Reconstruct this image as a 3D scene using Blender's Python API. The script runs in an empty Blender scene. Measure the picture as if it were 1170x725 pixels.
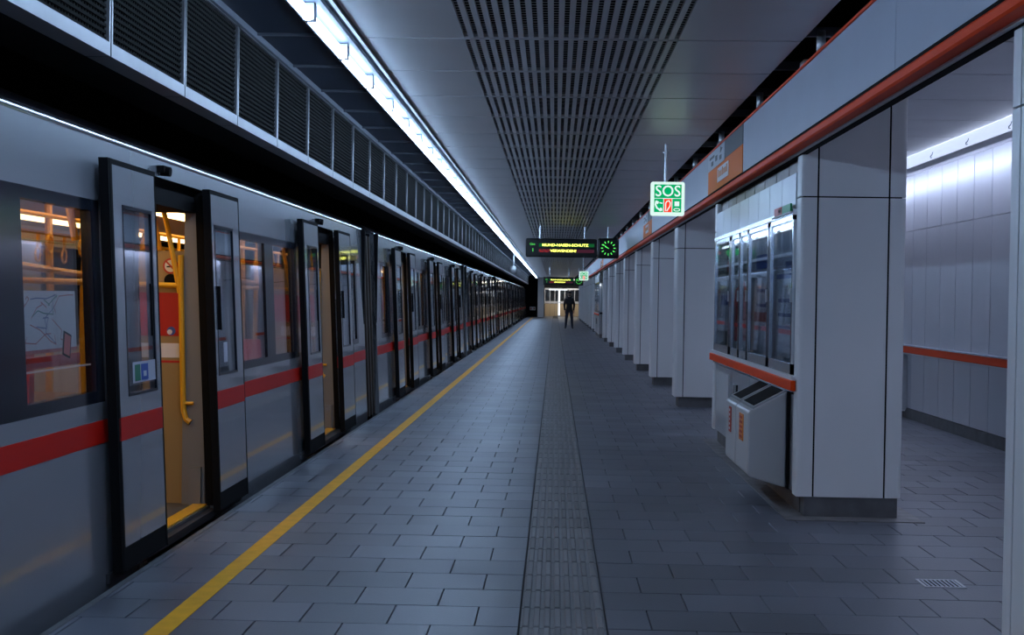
import bpy, bmesh, math, random
from mathutils import Vector, Matrix
random.seed(7)
sc = bpy.context.scene
col = sc.collection

# ---------------------------------------------------------------- camera, world, exposure
F_PX, W_PX, EYE = 1500.0, 1170.0, 1.5
d = Vector((49.0, 21.5, -F_PX)).normalized()            # world +Y seen from the camera
roll = .0155
x = Vector((math.cos(roll), -math.sin(roll), 0)); x = (x - d * x.dot(d)).normalized()
z = x.cross(d)
cam_d = bpy.data.cameras.new('camera'); cam = bpy.data.objects.new('camera', cam_d); col.objects.link(cam)
cam_d.sensor_width = 36; cam_d.lens = F_PX / W_PX * 36; cam_d.clip_start = .05; cam_d.clip_end = 400
cam.matrix_world = Matrix.Translation((0, 0, EYE)) @ Matrix(((x[0], x[1], x[2]), (d[0], d[1], d[2]), (z[0], z[1], z[2]))).to_4x4()
sc.camera = cam
wd = bpy.data.worlds.new('world'); sc.world = wd; wd.use_nodes = True
wd.node_tree.nodes['Background'].inputs[0].default_value = (.010, .013, .02, 1)
wd.node_tree.nodes['Background'].inputs[1].default_value = 1.0
vs = sc.view_settings
vs.view_transform = 'Standard'; vs.look = 'None'; vs.gamma = 1; vs.use_curve_mapping = False
vs.exposure = 0.80
TUBE = 21.0            # platform light line
CONC = 11.0            # concourse light line
CARL = 4.0            # carriage lights

# ---------------------------------------------------------------- materials
M = {}
def mat(name, c, rough=.5, metal=0., spec=.5, emit=0., ecol=None, coat=0., var=0., vscale=3., bump=0., bscale=60., stretch=(1, 1, 1), rvar=0.):
    m = bpy.data.materials.new(name); m.use_nodes = True; nt = m.node_tree; b = nt.nodes['Principled BSDF']
    b.inputs['Base Color'].default_value = (*c, 1); b.inputs['Roughness'].default_value = rough
    b.inputs['Metallic'].default_value = metal; b.inputs['Specular IOR Level'].default_value = spec
    b.inputs['Coat Weight'].default_value = coat; b.inputs['Coat Roughness'].default_value = .06
    if emit:
        b.inputs['Emission Color'].default_value = (*(ecol or c), 1); b.inputs['Emission Strength'].default_value = emit
    if var or bump or rvar:
        g = nt.nodes.new('ShaderNodeNewGeometry'); mp = nt.nodes.new('ShaderNodeMapping'); mp.inputs['Scale'].default_value = stretch
        nt.links.new(g.outputs['Position'], mp.inputs['Vector'])
        n = nt.nodes.new('ShaderNodeTexNoise'); n.inputs['Scale'].default_value = vscale; n.inputs['Detail'].default_value = 5
        nt.links.new(mp.outputs[0], n.inputs['Vector'])
        if var:
            mr = nt.nodes.new('ShaderNodeMapRange'); mr.inputs['From Min'].default_value = .25; mr.inputs['From Max'].default_value = .75
            mr.inputs['To Min'].default_value = 1 - var; mr.inputs['To Max'].default_value = 1 + var
            nt.links.new(n.outputs['Fac'], mr.inputs['Value'])
            mx = nt.nodes.new('ShaderNodeVectorMath'); mx.operation = 'SCALE'; mx.inputs[0].default_value = c
            nt.links.new(mr.outputs[0], mx.inputs['Scale']); nt.links.new(mx.outputs[0], b.inputs['Base Color'])
        if rvar:
            mr = nt.nodes.new('ShaderNodeMapRange'); mr.inputs['From Min'].default_value = .25; mr.inputs['From Max'].default_value = .75
            mr.inputs['To Min'].default_value = max(.02, rough - rvar); mr.inputs['To Max'].default_value = rough + rvar
            nt.links.new(n.outputs['Fac'], mr.inputs['Value']); nt.links.new(mr.outputs[0], b.inputs['Roughness'])
        if bump:
            n2 = nt.nodes.new('ShaderNodeTexNoise'); n2.inputs['Scale'].default_value = bscale; nt.links.new(mp.outputs[0], n2.inputs['Vector'])
            bp = nt.nodes.new('ShaderNodeBump'); bp.inputs['Strength'].default_value = bump; bp.inputs['Distance'].default_value = .01
            nt.links.new(n2.outputs['Fac'], bp.inputs['Height']); nt.links.new(bp.outputs[0], b.inputs['Normal'])
    M[name] = m; return m
def emis(name, c, s):
    m = bpy.data.materials.new(name); m.use_nodes = True; nt = m.node_tree; nt.nodes.clear()
    e = nt.nodes.new('ShaderNodeEmission'); e.inputs[0].default_value = (*c, 1); e.inputs[1].default_value = s
    o = nt.nodes.new('ShaderNodeOutputMaterial'); nt.links.new(e.outputs[0], o.inputs[0]); M[name] = m
def glass(name, tint, rough=.02, ior=1.5, extra=.0):
    m = bpy.data.materials.new(name); m.use_nodes = True; nt = m.node_tree; nt.nodes.clear()
    t = nt.nodes.new('ShaderNodeBsdfTransparent'); t.inputs[0].default_value = (*tint, 1)
    g = nt.nodes.new('ShaderNodeBsdfGlossy'); g.inputs['Roughness'].default_value = rough; g.inputs[0].default_value = (.9, .95, 1, 1)
    f = nt.nodes.new('ShaderNodeFresnel')
    ge = nt.nodes.new('ShaderNodeNewGeometry'); io = nt.nodes.new('ShaderNodeMapRange')       # same reflectance on both faces of a thin pane
    io.inputs['To Min'].default_value = ior; io.inputs['To Max'].default_value = 1 / ior
    nt.links.new(ge.outputs['Backfacing'], io.inputs['Value']); nt.links.new(io.outputs[0], f.inputs[0])
    a = nt.nodes.new('ShaderNodeMath'); a.operation = 'ADD'; a.inputs[1].default_value = extra; a.use_clamp = True
    mx = nt.nodes.new('ShaderNodeMixShader'); o = nt.nodes.new('ShaderNodeOutputMaterial')
    nt.links.new(f.outputs[0], a.inputs[0]); nt.links.new(a.outputs[0], mx.inputs[0])
    nt.links.new(t.outputs[0], mx.inputs[1]); nt.links.new(g.outputs[0], mx.inputs[2]); nt.links.new(mx.outputs[0], o.inputs[0])
    M[name] = m
def tile_mat(name, c, rough):
    m = mat(name, c, rough, var=.3, vscale=1.3, bump=.12, bscale=90, rvar=.07)
    nt = m.node_tree; b = nt.nodes['Principled BSDF']; src = b.inputs['Base Color'].links[0].from_socket
    oi = nt.nodes.new('ShaderNodeObjectInfo'); g = nt.nodes.new('ShaderNodeNewGeometry')
    ad = nt.nodes.new('ShaderNodeMath'); ad.operation = 'ADD'; fr = nt.nodes.new('ShaderNodeMath'); fr.operation = 'FRACT'
    nt.links.new(oi.outputs['Random'], ad.inputs[0]); nt.links.new(g.outputs['Random Per Island'], ad.inputs[1]); nt.links.new(ad.outputs[0], fr.inputs[0])
    mr = nt.nodes.new('ShaderNodeMapRange'); mr.inputs['To Min'].default_value = .8; mr.inputs['To Max'].default_value = 1.18
    nt.links.new(fr.outputs[0], mr.inputs['Value'])
    mx = nt.nodes.new('ShaderNodeVectorMath'); mx.operation = 'SCALE'
    nt.links.new(src, mx.inputs[0]); nt.links.new(mr.outputs[0], mx.inputs['Scale']); nt.links.new(mx.outputs[0], b.inputs['Base Color'])

tile_mat('tile', (.116, .123, .148), .42)
tile_mat('tactile', (.15, .15, .155), .5)
mat('grout', (.06, .06, .065), .9)
mat('yellow_paint', (.80, .40, .010), .55, spec=.25, var=.12, vscale=9)
mat('concrete_dark', (.018, .018, .02), .9, var=.3, vscale=2)
mat('black', (.006, .006, .007), .85, spec=.15)
mat('rubber', (.012, .012, .014), .55)
mat('ceil_metal', (.60, .60, .61), .34, metal=.38, var=.08, vscale=2.2, rvar=.05)
mat('conc_metal', (.9, .9, .92), .4, metal=.1, var=.04)
mat('soffit_dark', (.012, .018, .032), .55, spec=.2)
mat('soffit_rib', (.10, .11, .13), .5)
mat('duct_frame', (.19, .19, .20), .38, metal=.6, var=.12, vscale=5)
mat('duct_mesh', (.006, .006, .005), .9, spec=.1)
mat('pillar_panel', (.78, .785, .785), .33, var=.03, vscale=1.2)
mat('steel', (.50, .52, .55), .36, metal=.75, var=.06, vscale=8, rvar=.05)
mat('bronze', (.16, .13, .12), .35, metal=.6, var=.3, vscale=2)
mat('steel_bright', (.62, .65, .70), .16, metal=1.)
mat('plinth', (.11, .11, .115), .6, var=.3, vscale=6, bump=.1)
mat('granite', (.2, .19, .19), .5, var=.35, vscale=7, bump=.1)
mat('wall_panel', (.56, .57, .62), .36, metal=.15, var=.04, vscale=1.5)
mat('band_white', (.44, .48, .57), .4, var=.03)
mat('orange', (.85, .065, .004), .5, spec=.15)
mat('orange_sign', (.90, .19, .003), .5, spec=.12)
mat('sign_dark', (.045, .055, .075), .4)
mat('sign_white', (.55, .58, .66), .4)
mat('car_paint', (.36, .38, .41), .24, metal=.4, coat=1.)
mat('car_red', (.66, .014, .007), .4, spec=.2)
mat('car_roof', (.09, .095, .11), .5)
mat('car_gutter', (.38, .40, .45), .14, metal=1.)
mat('car_dark', (.014, .017, .026), .14, spec=.4)
mat('car_edge', (.06, .062, .07), .4, metal=.4)
mat('bellows', (.05, .036, .026), .5)
mat('in_beige', (.38, .26, .11), .5)
mat('in_grey', (.24, .235, .23), .45)
mat('in_white', (.62, .60, .56), .5)
mat('in_floor', (.10, .09, .08), .6, var=.2, vscale=20)
mat('in_red', (.55, .02, .015), .45)
mat('in_yellow', (.85, .42, .015), .3)
mat('paper', (.78, .77, .78), .6)
mat('paper_tint', (.80, .76, .75), .6)
mat('map_red', (.55, .12, .10), .6)
mat('map_blue', (.12, .15, .32), .6)
mat('sticker_blue', (.05, .11, .42), .5)
mat('sticker_green', (.03, .22, .12), .5)
mat('sticker_red', (.5, .05, .03), .5)
mat('sticker_orange', (.75, .25, .05), .5)
mat('extinguisher', (.75, .02, .015), .3, coat=.4)
mat('bin_paint', (.52, .53, .54), .35, var=.03)
mat('skin', (.42, .26, .19), .55)
mat('jacket', (.010, .010, .013), .8)
mat('jeans', (.022, .028, .05), .85)
mat('hair', (.012, .010, .012), .7)
mat('mask_cloth', (.05, .05, .06), .8)
mat('shoe', (.02, .02, .022), .6)
mat('tan_wall', (.5, .40, .27), .5)
mat('white_paint', (.7, .7, .72), .45)
mat('led_housing', (.006, .008, .008), .3)
glass('car_glass', (.86, .87, .88), extra=.01)
glass('case_glass', (.80, .84, .88), extra=.02)
emis('tube_light', (.46, .67, 1.0), TUBE)
emis('concourse_tube', (.62, .72, 1.0), CONC)
mat('holder_grey', (.35, .38, .44), .5)
mat('fixture_grey', (.07, .08, .10), .5, spec=.3)
mat('diffuser', (.7, .72, .78), .5, emit=.55, ecol=(.64, .74, 1.0))
emis('car_light', (1.0, .64, .27), CARL)
emis('case_light', (.75, .85, 1.0), 3.0)
emis('led_yellow', (.95, .95, .15), 1.8)
emis('led_green', (.10, .75, .12), .9)
emis('led_green_dim', (.01, .14, .04), .4)
emis('led_red', (.75, .06, .05), .3)
emis('led_red_dim', (.16, .04, .08), .2)
emis('led_white', (.8, .85, .8), .7)
emis('sos_green', (.0, .36, .12), .65)
emis('sos_white', (.68, .90, .84), .62)
emis('sos_red', (.75, .04, .02), .8)
mat('strip_green', (.02, .35, .12), .4); mat('strip_red', (.6, .03, .02), .4)
emis('exit_green', (.02, .6, .15), .8)
emis('lamp_white', (.85, .92, 1.0), 1.0); emis('lobby_fill', (1.0, .9, .75), 5.0)  # the warm one is added fill for the far lobby

# ---------------------------------------------------------------- mesh helpers
class MB:
    def __init__(s): s.v = []; s.f = []
    def hexa(s, p):                      # p: 4 bottom ccw, 4 top ccw
        n = len(s.v); s.v += [tuple(q) for q in p]
        s.f += [tuple(n + i for i in f) for f in ((3, 2, 1, 0), (4, 5, 6, 7), (0, 1, 5, 4), (1, 2, 6, 5), (2, 3, 7, 6), (3, 0, 4, 7))]
        return s
    def box(s, x0, x1, y0, y1, z0, z1):
        return s.hexa([(x0, y0, z0), (x1, y0, z0), (x1, y1, z0), (x0, y1, z0), (x0, y0, z1), (x1, y0, z1), (x1, y1, z1), (x0, y1, z1)])
    def quad(s, a, b, c, d_):
        n = len(s.v); s.v += [a, b, c, d_]; s.f.append((n, n + 1, n + 2, n + 3)); return s
    def side(s, y0, y1, z0, z1, o0, o1):  # slab following the leaning carriage side
        X = lambda zz, o: SX - LEAN * zz + o
        return s.hexa([(X(z0, o0), y0, z0), (X(z0, o1), y0, z0), (X(z0, o1), y1, z0), (X(z0, o0), y1, z0),
                       (X(z1, o0), y0, z1), (X(z1, o1), y0, z1), (X(z1, o1), y1, z1), (X(z1, o0), y1, z1)])
    def tube(s, pts, r, n=8, cap=True):
        pts = [Vector(p) for p in pts]; rings = []
        for i, p in enumerate(pts):
            a = pts[max(i - 1, 0)]; b = pts[min(i + 1, len(pts) - 1)]; t = (b - a).normalized()
            up = Vector((0, 0, 1)) if abs(t.z) < .9 else Vector((1, 0, 0))
            u = t.cross(up).normalized(); w = u.cross(t); k = len(s.v); rr = r[i] if isinstance(r, (list, tuple)) else r
            s.v += [tuple(p + (u * math.cos(2 * math.pi * j / n) + w * math.sin(2 * math.pi * j / n)) * rr) for j in range(n)]; rings.append(k)
        for a, b in zip(rings, rings[1:]):
            s.f += [(a + j, a + (j + 1) % n, b + (j + 1) % n, b + j) for j in range(n)]
        if cap:
            s.f.append(tuple(rings[0] + j for j in reversed(range(n)))); s.f.append(tuple(rings[-1] + j for j in range(n)))
        return s
    def prism(s, poly, axis, a0, a1):     # poly of 2-D points extruded along axis
        n = len(poly); k = len(s.v)
        def P(p, a): return (a, p[0], p[1]) if axis == 'x' else (p[0], a, p[1]) if axis == 'y' else (p[0], p[1], a)
        s.v += [P(p, a0) for p in poly] + [P(p, a1) for p in poly]
        s.f.append(tuple(k + i for i in range(n))); s.f.append(tuple(k + n + i for i in reversed(range(n))))
        s.f += [(k + i, k + n + i, k + n + (i + 1) % n, k + (i + 1) % n) for i in range(n)]
        return s
    def stroke(s, pts, w, y, t=.004):     # ribbon in the x-z plane, facing -y
        for a, b in zip(pts, pts[1:]):
            a = Vector(a); b = Vector(b); e = (b - a).normalized(); nn = Vector((-e.y, e.x)) * w / 2; a2 = a - e * w * .25; b2 = b + e * w * .25
            s.prism([tuple(a2 - nn), tuple(b2 - nn), tuple(b2 + nn), tuple(a2 + nn)], 'y', y - t, y)
        return s
    def mesh(s, name, m, org=(0, 0, 0), smooth=False):
        me = bpy.data.meshes.new(name)
        me.from_pydata([(a - org[0], b - org[1], c - org[2]) for a, b, c in s.v], [], s.f); me.materials.append(M[m])
        bm = bmesh.new(); bm.from_mesh(me); bmesh.ops.recalc_face_normals(bm, faces=bm.faces); bm.to_mesh(me); bm.free()
        if smooth:
            for p in me.polygons: p.use_smooth = True
        return me
    def build(s, name, m, parent=None, smooth=False, bevel=0, loc=None):
        org = tuple(ORG.get(parent, (0, 0, 0))) if parent else (0, 0, 0)
        o = inst(name, s.mesh(name, m, org if loc is None else (0, 0, 0), smooth), parent, loc or (0, 0, 0))
        if bevel:
            b = o.modifiers.new('bevel', 'BEVEL'); b.width = bevel; b.segments = 2; b.limit_method = 'ANGLE'
        ORG[o] = org
        return o
ORG = {}
def inst(name, me, parent=None, loc=(0, 0, 0)):
    o = bpy.data.objects.new(name, me); col.objects.link(o); o.location = loc
    if parent: o.parent = parent
    return o
def tag(o, label=None, cat=None, group=None, kind=None):
    for k, v in (('label', label), ('category', cat), ('group', group), ('kind', kind)):
        if v: o[k] = v
    return o
def thing(name, loc, label, cat, group=None):
    o = bpy.data.objects.new(name, None); o.empty_display_size = .2; col.objects.link(o); o.location = loc; ORG[o] = loc
    return tag(o, label, cat, group)
def kids(o): return [c for c in bpy.data.objects if c.parent == o]
def copy_tree(o, parent=None):
    c = o.copy(); col.objects.link(c); c.parent = parent
    for ch in CH.get(o, []): copy_tree(ch, c)
    return c
CH = {}
def index_children():
    CH.clear()
    for o in bpy.data.objects:
        if o.parent: CH.setdefault(o.parent, []).append(o)
def text(name, s, size, m, parent, loc, rot, depth=.002, width=None, bold=0.):
    cu = bpy.data.curves.new(name, 'FONT'); cu.body = s; cu.size = size; cu.extrude = depth; cu.align_x = 'CENTER'; cu.align_y = 'CENTER'; cu.resolution_u = 3; cu.offset = bold
    t = bpy.data.objects.new(name, cu); col.objects.link(t)
    dg = bpy.context.evaluated_depsgraph_get(); me = bpy.data.meshes.new_from_object(t.evaluated_get(dg)); bpy.data.objects.remove(t)
    me.materials.clear(); me.materials.append(M[m])
    o = inst(name, me, parent, loc); o.rotation_euler = rot
    if width:
        xs = [v.co.x for v in me.vertices]; k = width / (max(xs) - min(xs))
        for v in me.vertices: v.co.x *= k
    return o
ordn = ['first', 'second', 'third', 'fourth', 'fifth', 'sixth', 'seventh', 'eighth', 'ninth', 'tenth', 'eleventh', 'twelfth', 'thirteenth', 'fourteenth', 'fifteenth', 'sixteenth', 'seventeenth', 'eighteenth', 'nineteenth', 'twentieth']

Y0, Y1 = -12.0, 118.0
EDGE = -2.21
# ---------------------------------------------------------------- floor
TW, TD = .4035, .3748
floor = MB().box(EDGE, 4.75, Y0, Y1, -1.15, -.014).build('floor', 'grout'); tag(floor, 'grey stone tiled platform floor', None, None, 'structure')
tilem = {}
def tile_mesh(w):
    k = round(w, 3)
    if k not in tilem:
        g = .003; h = TD / 2 - g; ww = w / 2 - g; b = .0015
        v = [(-ww, -h, -.02), (ww, -h, -.02), (ww, h, -.02), (-ww, h, -.02), (-ww, -h, -b), (ww, -h, -b), (ww, h, -b), (-ww, h, -b),
             (-ww + b, -h + b, 0), (ww - b, -h + b, 0), (ww - b, h - b, 0), (-ww + b, h - b, 0)]
        f = [(8, 9, 10, 11)] + [(i, (i + 1) % 4, 4 + (i + 1) % 4, 4 + i) for i in range(4)] + [(4 + i, 4 + (i + 1) % 4, 8 + (i + 1) % 4, 8 + i) for i in range(4)]
        me = bpy.data.meshes.new('floor_tile'); me.from_pydata(v, [], f); me.materials.append(M['tile']); tilem[k] = me
    return tilem[k]
rest = MB()
r = -48
cand = []
while True:
    yc = 5.972 + TD * (r + .5); 
    if yc > Y1 - 4: break
    if yc > Y0:
        off = 0 if r % 2 == 0 else TW / 2
        # left field from the edge strip to the tactile strip, right field to the far wall
        for lo, hi, ref in ((EDGE + .02, -.142, -.344), (.264, 4.66, .466)):
            x0 = ref + off + TW * math.floor((lo - ref - off) / TW)
            while x0 < hi - .01:
                a = max(x0, lo); b = min(x0 + TW, hi)
                if b - a > .03: cand.append((a, b, yc))
                x0 += TW
    r += 1
def in_view(a, b, y): return y > 5.55 and (b / y > -.43) and (a / y < .38)
vis = sorted([c for c in cand if in_view(*c) and not (c[0] > 1.65 and c[2] > 9.2 and c[0] < 2.4)], key=lambda c: c[2])
near = vis[:300]; ns = set(near)
for a, b, y in near:
    inst('floor_tile', tile_mesh(b - a), floor, ((a + b) / 2, y, random.uniform(-.0008, .0008)))
for a, b, y in cand:
    if (a, b, y) in ns: continue
    g = .003; h = TD / 2 - g; rest.quad((a + g, y - h, 0), (b - g, y - h, 0), (b - g, y + h, 0), (a + g, y + h, 0))
tag(rest.build('floor_tiles', 'tile', floor), None, None, None, 'stuff')
# tactile guidance strip
def tactile_into(mb, yc):
    mb.box(-.136, .258, yc - TD / 2 + .004, yc + TD / 2 - .004, -.02, -.004)
    for i in range(8):
        xc = -.136 + .394 * (i + .5) / 8
        a, b, y0, y1 = xc - .016, xc + .016, yc - TD / 2 + .012, yc + TD / 2 - .012
        mb.hexa([(a, y0, -.004), (b, y0, -.004), (b, y1, -.004), (a, y1, -.004), (a + .005, y0 + .006, .003), (b - .005, y0 + .006, .003), (b - .005, y1 - .006, .003), (a + .005, y1 - .006, .003)])
tm = MB(); tactile_into(tm, 0); tme = tm.mesh('tactile_tile', 'tactile'); far_t = MB()
r = -48
while True:
    yc = 5.972 + TD * (r + .5)
    if yc > 100: break
    if yc > Y0:
        if 5.5 < yc < 24: inst('tactile_tile', tme, floor, (0, yc, 0))
        else: tactile_into(far_t, yc)
    r += 1
tag(far_t.build('tactile_tiles', 'tactile', floor), None, None, None, 'stuff')
tag(MB().box(-1.777, -1.672, Y0, 104, -.004, .0025).build('safety_line', 'yellow_paint', floor), 'yellow painted safety line along the platform edge')
MB().box(EDGE - .015, EDGE + .022, Y0, 106, -.12, .0).build('platform_edge', 'plinth', floor)

# ---------------------------------------------------------------- ceiling over the platform
CZ, P, PV = 3.17, 1.22, 1.249
ceiling = MB().box(-1.26, 4.75, Y0, Y1, 3.62, 3.72).build('ceiling', 'black'); tag(ceiling, 'dark void above the metal panel ceiling', None, None, 'structure')
cp = MB()
hy = P / 2 - .014
def plate(mb, a, b): mb.box(a, b, -hy, hy, 0, .025)
plate(cp, -1.265, -.61); plate(cp, .80, 1.55)
sp = 1.41 / 22
for i in range(22):
    a = -.61 + i * sp
    cp.quad((a + .030, -hy, 0), (a + sp, -hy, 0), (a + sp, hy, 0), (a + .030, hy, 0))
    cp.quad((a + .030, -hy, 0), (a + .030, hy, 0), (a + .030, hy, .02), (a + .030, -hy, .02))
    cp.quad((a + sp, -hy, 0), (a + sp, hy, 0), (a + sp, hy, .02), (a + sp, -hy, .02))
    for k in range(18):
        y = -hy + (k + .5) * (2 * hy) / 18
        cp.quad((a, y - .006, .003), (a + .030, y - .006, .003), (a + .030, y + .006, .003), (a, y + .006, .003))
cp.box(-.61, .80, -hy, -hy + .02, 0, .025).box(-.61, .80, hy - .02, hy, 0, .025)
cpm = cp.mesh('ceiling_panel', 'ceil_metal')
MB().box(-1.26, 1.6, Y0, Y1, 3.30, 3.33).build('plenum_cover', 'black', ceiling)
rail = MB(); k = -17
rail2 = MB()
concm = MB().box(1.80, 4.02, -hy, hy, 0, .02).mesh('concourse_ceiling_panel', 'conc_metal')
while True:
    yj = 8.49 + P * k
    if yj > 115: break
    inst('ceiling_panel', cpm, ceiling, (0, yj + P / 2, CZ))
    if yj < 60: inst('concourse_ceiling_panel', concm, ceiling, (0, yj + P / 2 + .1, 3.2))
    rail.box(-1.26, 1.82, yj - .02, yj + .02, 3.20, 3.26)
    k += 1
rail.build('joint_carrier', 'soffit_rib', ceiling)
MB().box(4.02, 4.75, Y0, 80, 3.2, 3.24).build('concourse_edge_panel', 'conc_metal', ceiling)

# dark soffit between light line and ventilation duct
sof = MB().box(-2.17, -1.53, Y0, 106, 3.323, 3.36).build('trim_1', 'soffit_dark'); tag(sof, 'dark blue-black soffit panels beside the light line', None, None, 'structure')
k = -16
sm = MB().box(-2.13, -1.53, -.012, .012, 3.304, 3.324).mesh('soffit_joint', 'soffit_rib')
while 9.14 + PV * k < 105:
    inst('soffit_joint', sm, sof, (0, 9.14 + PV * k, 0)); k += 1
MB().box(-2.135, -2.105, Y0, 106, 3.28, 3.33).build('soffit_rail', 'soffit_rib', sof)

# ventilation duct with grille panels
duct = MB().box(-2.62, -2.163, Y0, 106, 2.65, 3.34).build('trim_2', 'black'); tag(duct, 'ventilation duct above the track edge', None, None, 'structure')
fm = MB(); h = PV / 2 - .008
fm.box(-2.165, -2.13, -h, h, 2.626, 2.683).box(-2.25, -2.13, -h, h, 2.618, 2.628)
fm.box(-2.16, -2.13, -h, -h + .018, 2.683, 3.297).box(-2.16, -2.13, h - .018, h, 2.683, 3.297).box(-2.16, -2.13, -h, h, 3.276, 3.297)
fmm = fm.mesh('vent_frame', 'duct_frame')
gm = MB()
for i in range(19): gm.box(-2.154, -2.144, -h + .02, h - .02, 2.688 + i * .0312, 2.704 + i * .0312)
for i in range(34): gm.box(-2.156, -2.15, -h + .03 + i * .0353, -h + .042 + i * .0353, 2.68, 3.28)
gmm = gm.mesh('vent_mesh', 'duct_mesh')
k = -14
while 6.20 + PV * (k + 1) < 105:
    f = inst('vent_panel', fmm, duct, (0, 6.20 + PV * (k + .5), 0)); inst('vent_mesh', gmm, f); k += 1

# platform light line: housing with one tube per module
ll = thing('light_line', (-1.4, 8.5, CZ), 'continuous blue-white tube light along the ceiling edge above the train', 'light')
MB().box(-1.535, -1.275, Y0, 104.5, 3.185, 3.20).build('housing', 'fixture_grey', ll)
MB().box(-1.535, -1.515, Y0, 104.5, 3.145, 3.19).build('outer_lip', 'fixture_grey', ll)
MB().box(-1.375, -1.345, Y0, 104.5, 3.155, 3.19).build('reflector', 'fixture_grey', ll)
MB().box(-1.30, -1.277, Y0, 104.5, 3.155, 3.19).build('inner_lip', 'ceil_metal', ll)
tb = MB().tube([(0, -P / 2 + .06, 0), (0, P / 2 - .06, 0)], .03, 12).mesh('tube', 'tube_light', smooth=True)
cm = MB().box(-.031, .031, -.045, .045, -.045, .05).mesh('tube_holder', 'holder_grey')
k = -16
while 8.2 + P * k < 103:
    y = 8.2 + P * k
    o = inst('tube', tb, ll, (-1.445 + 1.4, y - 8.5, 3.105 - CZ)); inst('tube_holder', cm, ll, (-1.445 + 1.4, y + P / 2 - 8.5, 3.13 - CZ))
    k += 1

# ---------------------------------------------------------------- right concourse wall
WX = 4.69
wall = MB().box(WX + .03, WX + .2, Y0, 104, 0, 3.6).build('wall_right', 'black'); tag(wall, 'white panelled concourse wall', None, None, 'structure')
wl = MB().box(WX, WX + .03, -.301, .301, .13, 2.46).mesh('wall_panel', 'wall_panel'); wu = MB().box(WX, WX + .03, -.301, .301, 2.466, 3.2).mesh('wall_panel', 'wall_panel')
k = -47
while 14.32 + .618 * k < 100:
    yc = 14.32 + .618 * (k + .5)
    if yc > Y0 and yc < 60: inst('wall_panel', wl, wall, (0, yc, 0)); inst('wall_panel', wu, wall, (0, yc, 0))
    k += 1
MB().box(WX, WX + .03, 60, 104, .13, 3.2).build('far_cladding', 'wall_panel', wall)
bb = MB().box(WX - .015, WX + .04, Y0, 104, -.01, .12).build('baseboard_right', 'plinth'); tag(bb, 'dark stone skirting of the concourse wall', None, None, 'structure')
hr = thing('wall_rail', (WX, 14, .85), 'orange bumper rail on the right concourse wall', 'rail')
MB().box(WX - .07, WX, Y0, 60, .86, .95).build('rail', 'orange', hr, bevel=.01)
MB().box(WX - .075, WX, Y0, 60, .951, .965).build('rail_cap', 'band_white', hr)
MB().box(WX - .05, WX, Y0, 60, .845, .859).build('rail_lip', 'white_paint', hr)
vb = thing('wall_cabinet', (4.6, 17.7, .1), 'small grey rounded cabinet under the orange rail on the concourse wall', 'cabinet')
pr = [(17.55, .1), (18.2, .1), (18.2, .83), (17.62, .83), (17.575, .82), (17.555, .79), (17.55, .74)]
MB().prism(pr, 'x', 4.56, 4.685).build('body', 'steel', vb); MB().box(4.53, 4.56, 17.55, 17.8, .42, .56).build('orange_plate', 'orange', vb); MB().box(4.55, 4.66, 17.53, 18.2, .085, .1).build('foot', 'white_paint', vb)
# concourse light line
cl = thing('concourse_light', (4.1, 10, 3.05), 'bright white light trough under the concourse ceiling', 'light')
MB().box(4.045, 4.06, Y0, 60, 3.06, 3.195).build('fascia', 'diffuser', cl)
MB().box(4.15, 4.35, Y0, 60, 3.19, 3.198).build('housing', 'white_paint', cl)
MB().box(4.04, 4.19, Y0, 60, 3.052, 3.06).build('lip', 'white_paint', cl)
ct = MB().tube([(0, -P / 2 + .04, 0), (0, P / 2 - .04, 0)], .02, 10).mesh('tube', 'concourse_tube', smooth=True)
hk = MB().tube([(0, 0, .06), (-.01, 0, .03), (-.022, .012, .015), (-.015, .024, 0), (0, .024, .004)], .006, 6).mesh('hook', 'steel')
k = -16
while 8.2 + P * k < 59:
    y = 8.2 + P * k
    inst('tube', ct, cl, (4.30 - 4.1, y - 10, 3.13 - 3.05)); inst('hook', hk, cl, (4.043 - 4.1, y - 10, 3.08 - 3.05)); k += 1

# ---------------------------------------------------------------- pillars
PX0, PX1, PD = 1.705, 2.43, .43
def corner(mb, sx, sy, z0, z1):
    # L-shaped corner cladding with a rounded outer edge, local pillar coordinates
    w = (PX1 - PX0) / 2; hd = PD / 2; a = .11; t = .02; rr = .03
    pts = [(w - a, hd), (w - a, hd - t), (w - t - .005, hd - t), (w - t, hd - t - .005), (w - t, hd - a), (w, hd - a)]
    pts += [(w - rr + rr * math.cos(q), hd - rr + rr * math.sin(q)) for q in [i * math.pi / 8 for i in range(5)]]
    mb.prism([(p[0] * sx, p[1] * sy) for p in pts], 'z', z0, z1)
PM = {}
def prep_pillar():
    w = (PX1 - PX0) / 2; hd = PD / 2
    for lv, z0, z1 in (('lower', .145, 2.232), ('upper', 2.242, 3.19)):
        for n, (sx, sy) in enumerate(((-1, -1), (1, -1), (-1, 1), (1, 1))):
            mb = MB(); corner(mb, sx, sy, z0, z1); PM[('c', lv, n)] = mb.mesh('corner_panel', 'pillar_panel')
        g = .11 + .013
        PM[('f', lv)] = MB().box(-w + g, w - g, -hd, -hd + .02, z0, z1).mesh('front_panel', 'pillar_panel')
        PM[('b', lv)] = MB().box(-w + g, w - g, hd - .02, hd, z0, z1).mesh('back_panel', 'pillar_panel')
        PM[('l', lv)] = MB().box(-w, -w + .02, -hd + g, hd - g, z0, z1).mesh('side_panel', 'pillar_panel')
        PM[('r', lv)] = MB().box(w - .02, w, -hd + g, hd - g, z0, z1).mesh('side_panel', 'pillar_panel')
    PM['core'] = MB().box(-w + .028, w - .028, -hd + .028, hd - .028, .147, 3.19).mesh('core', 'black')
    PM['plinth'] = MB().box(-w + .06, w - .02, -hd + .04, hd - .04, 0, .146).mesh('plinth', 'plinth')
prep_pillar()
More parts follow.
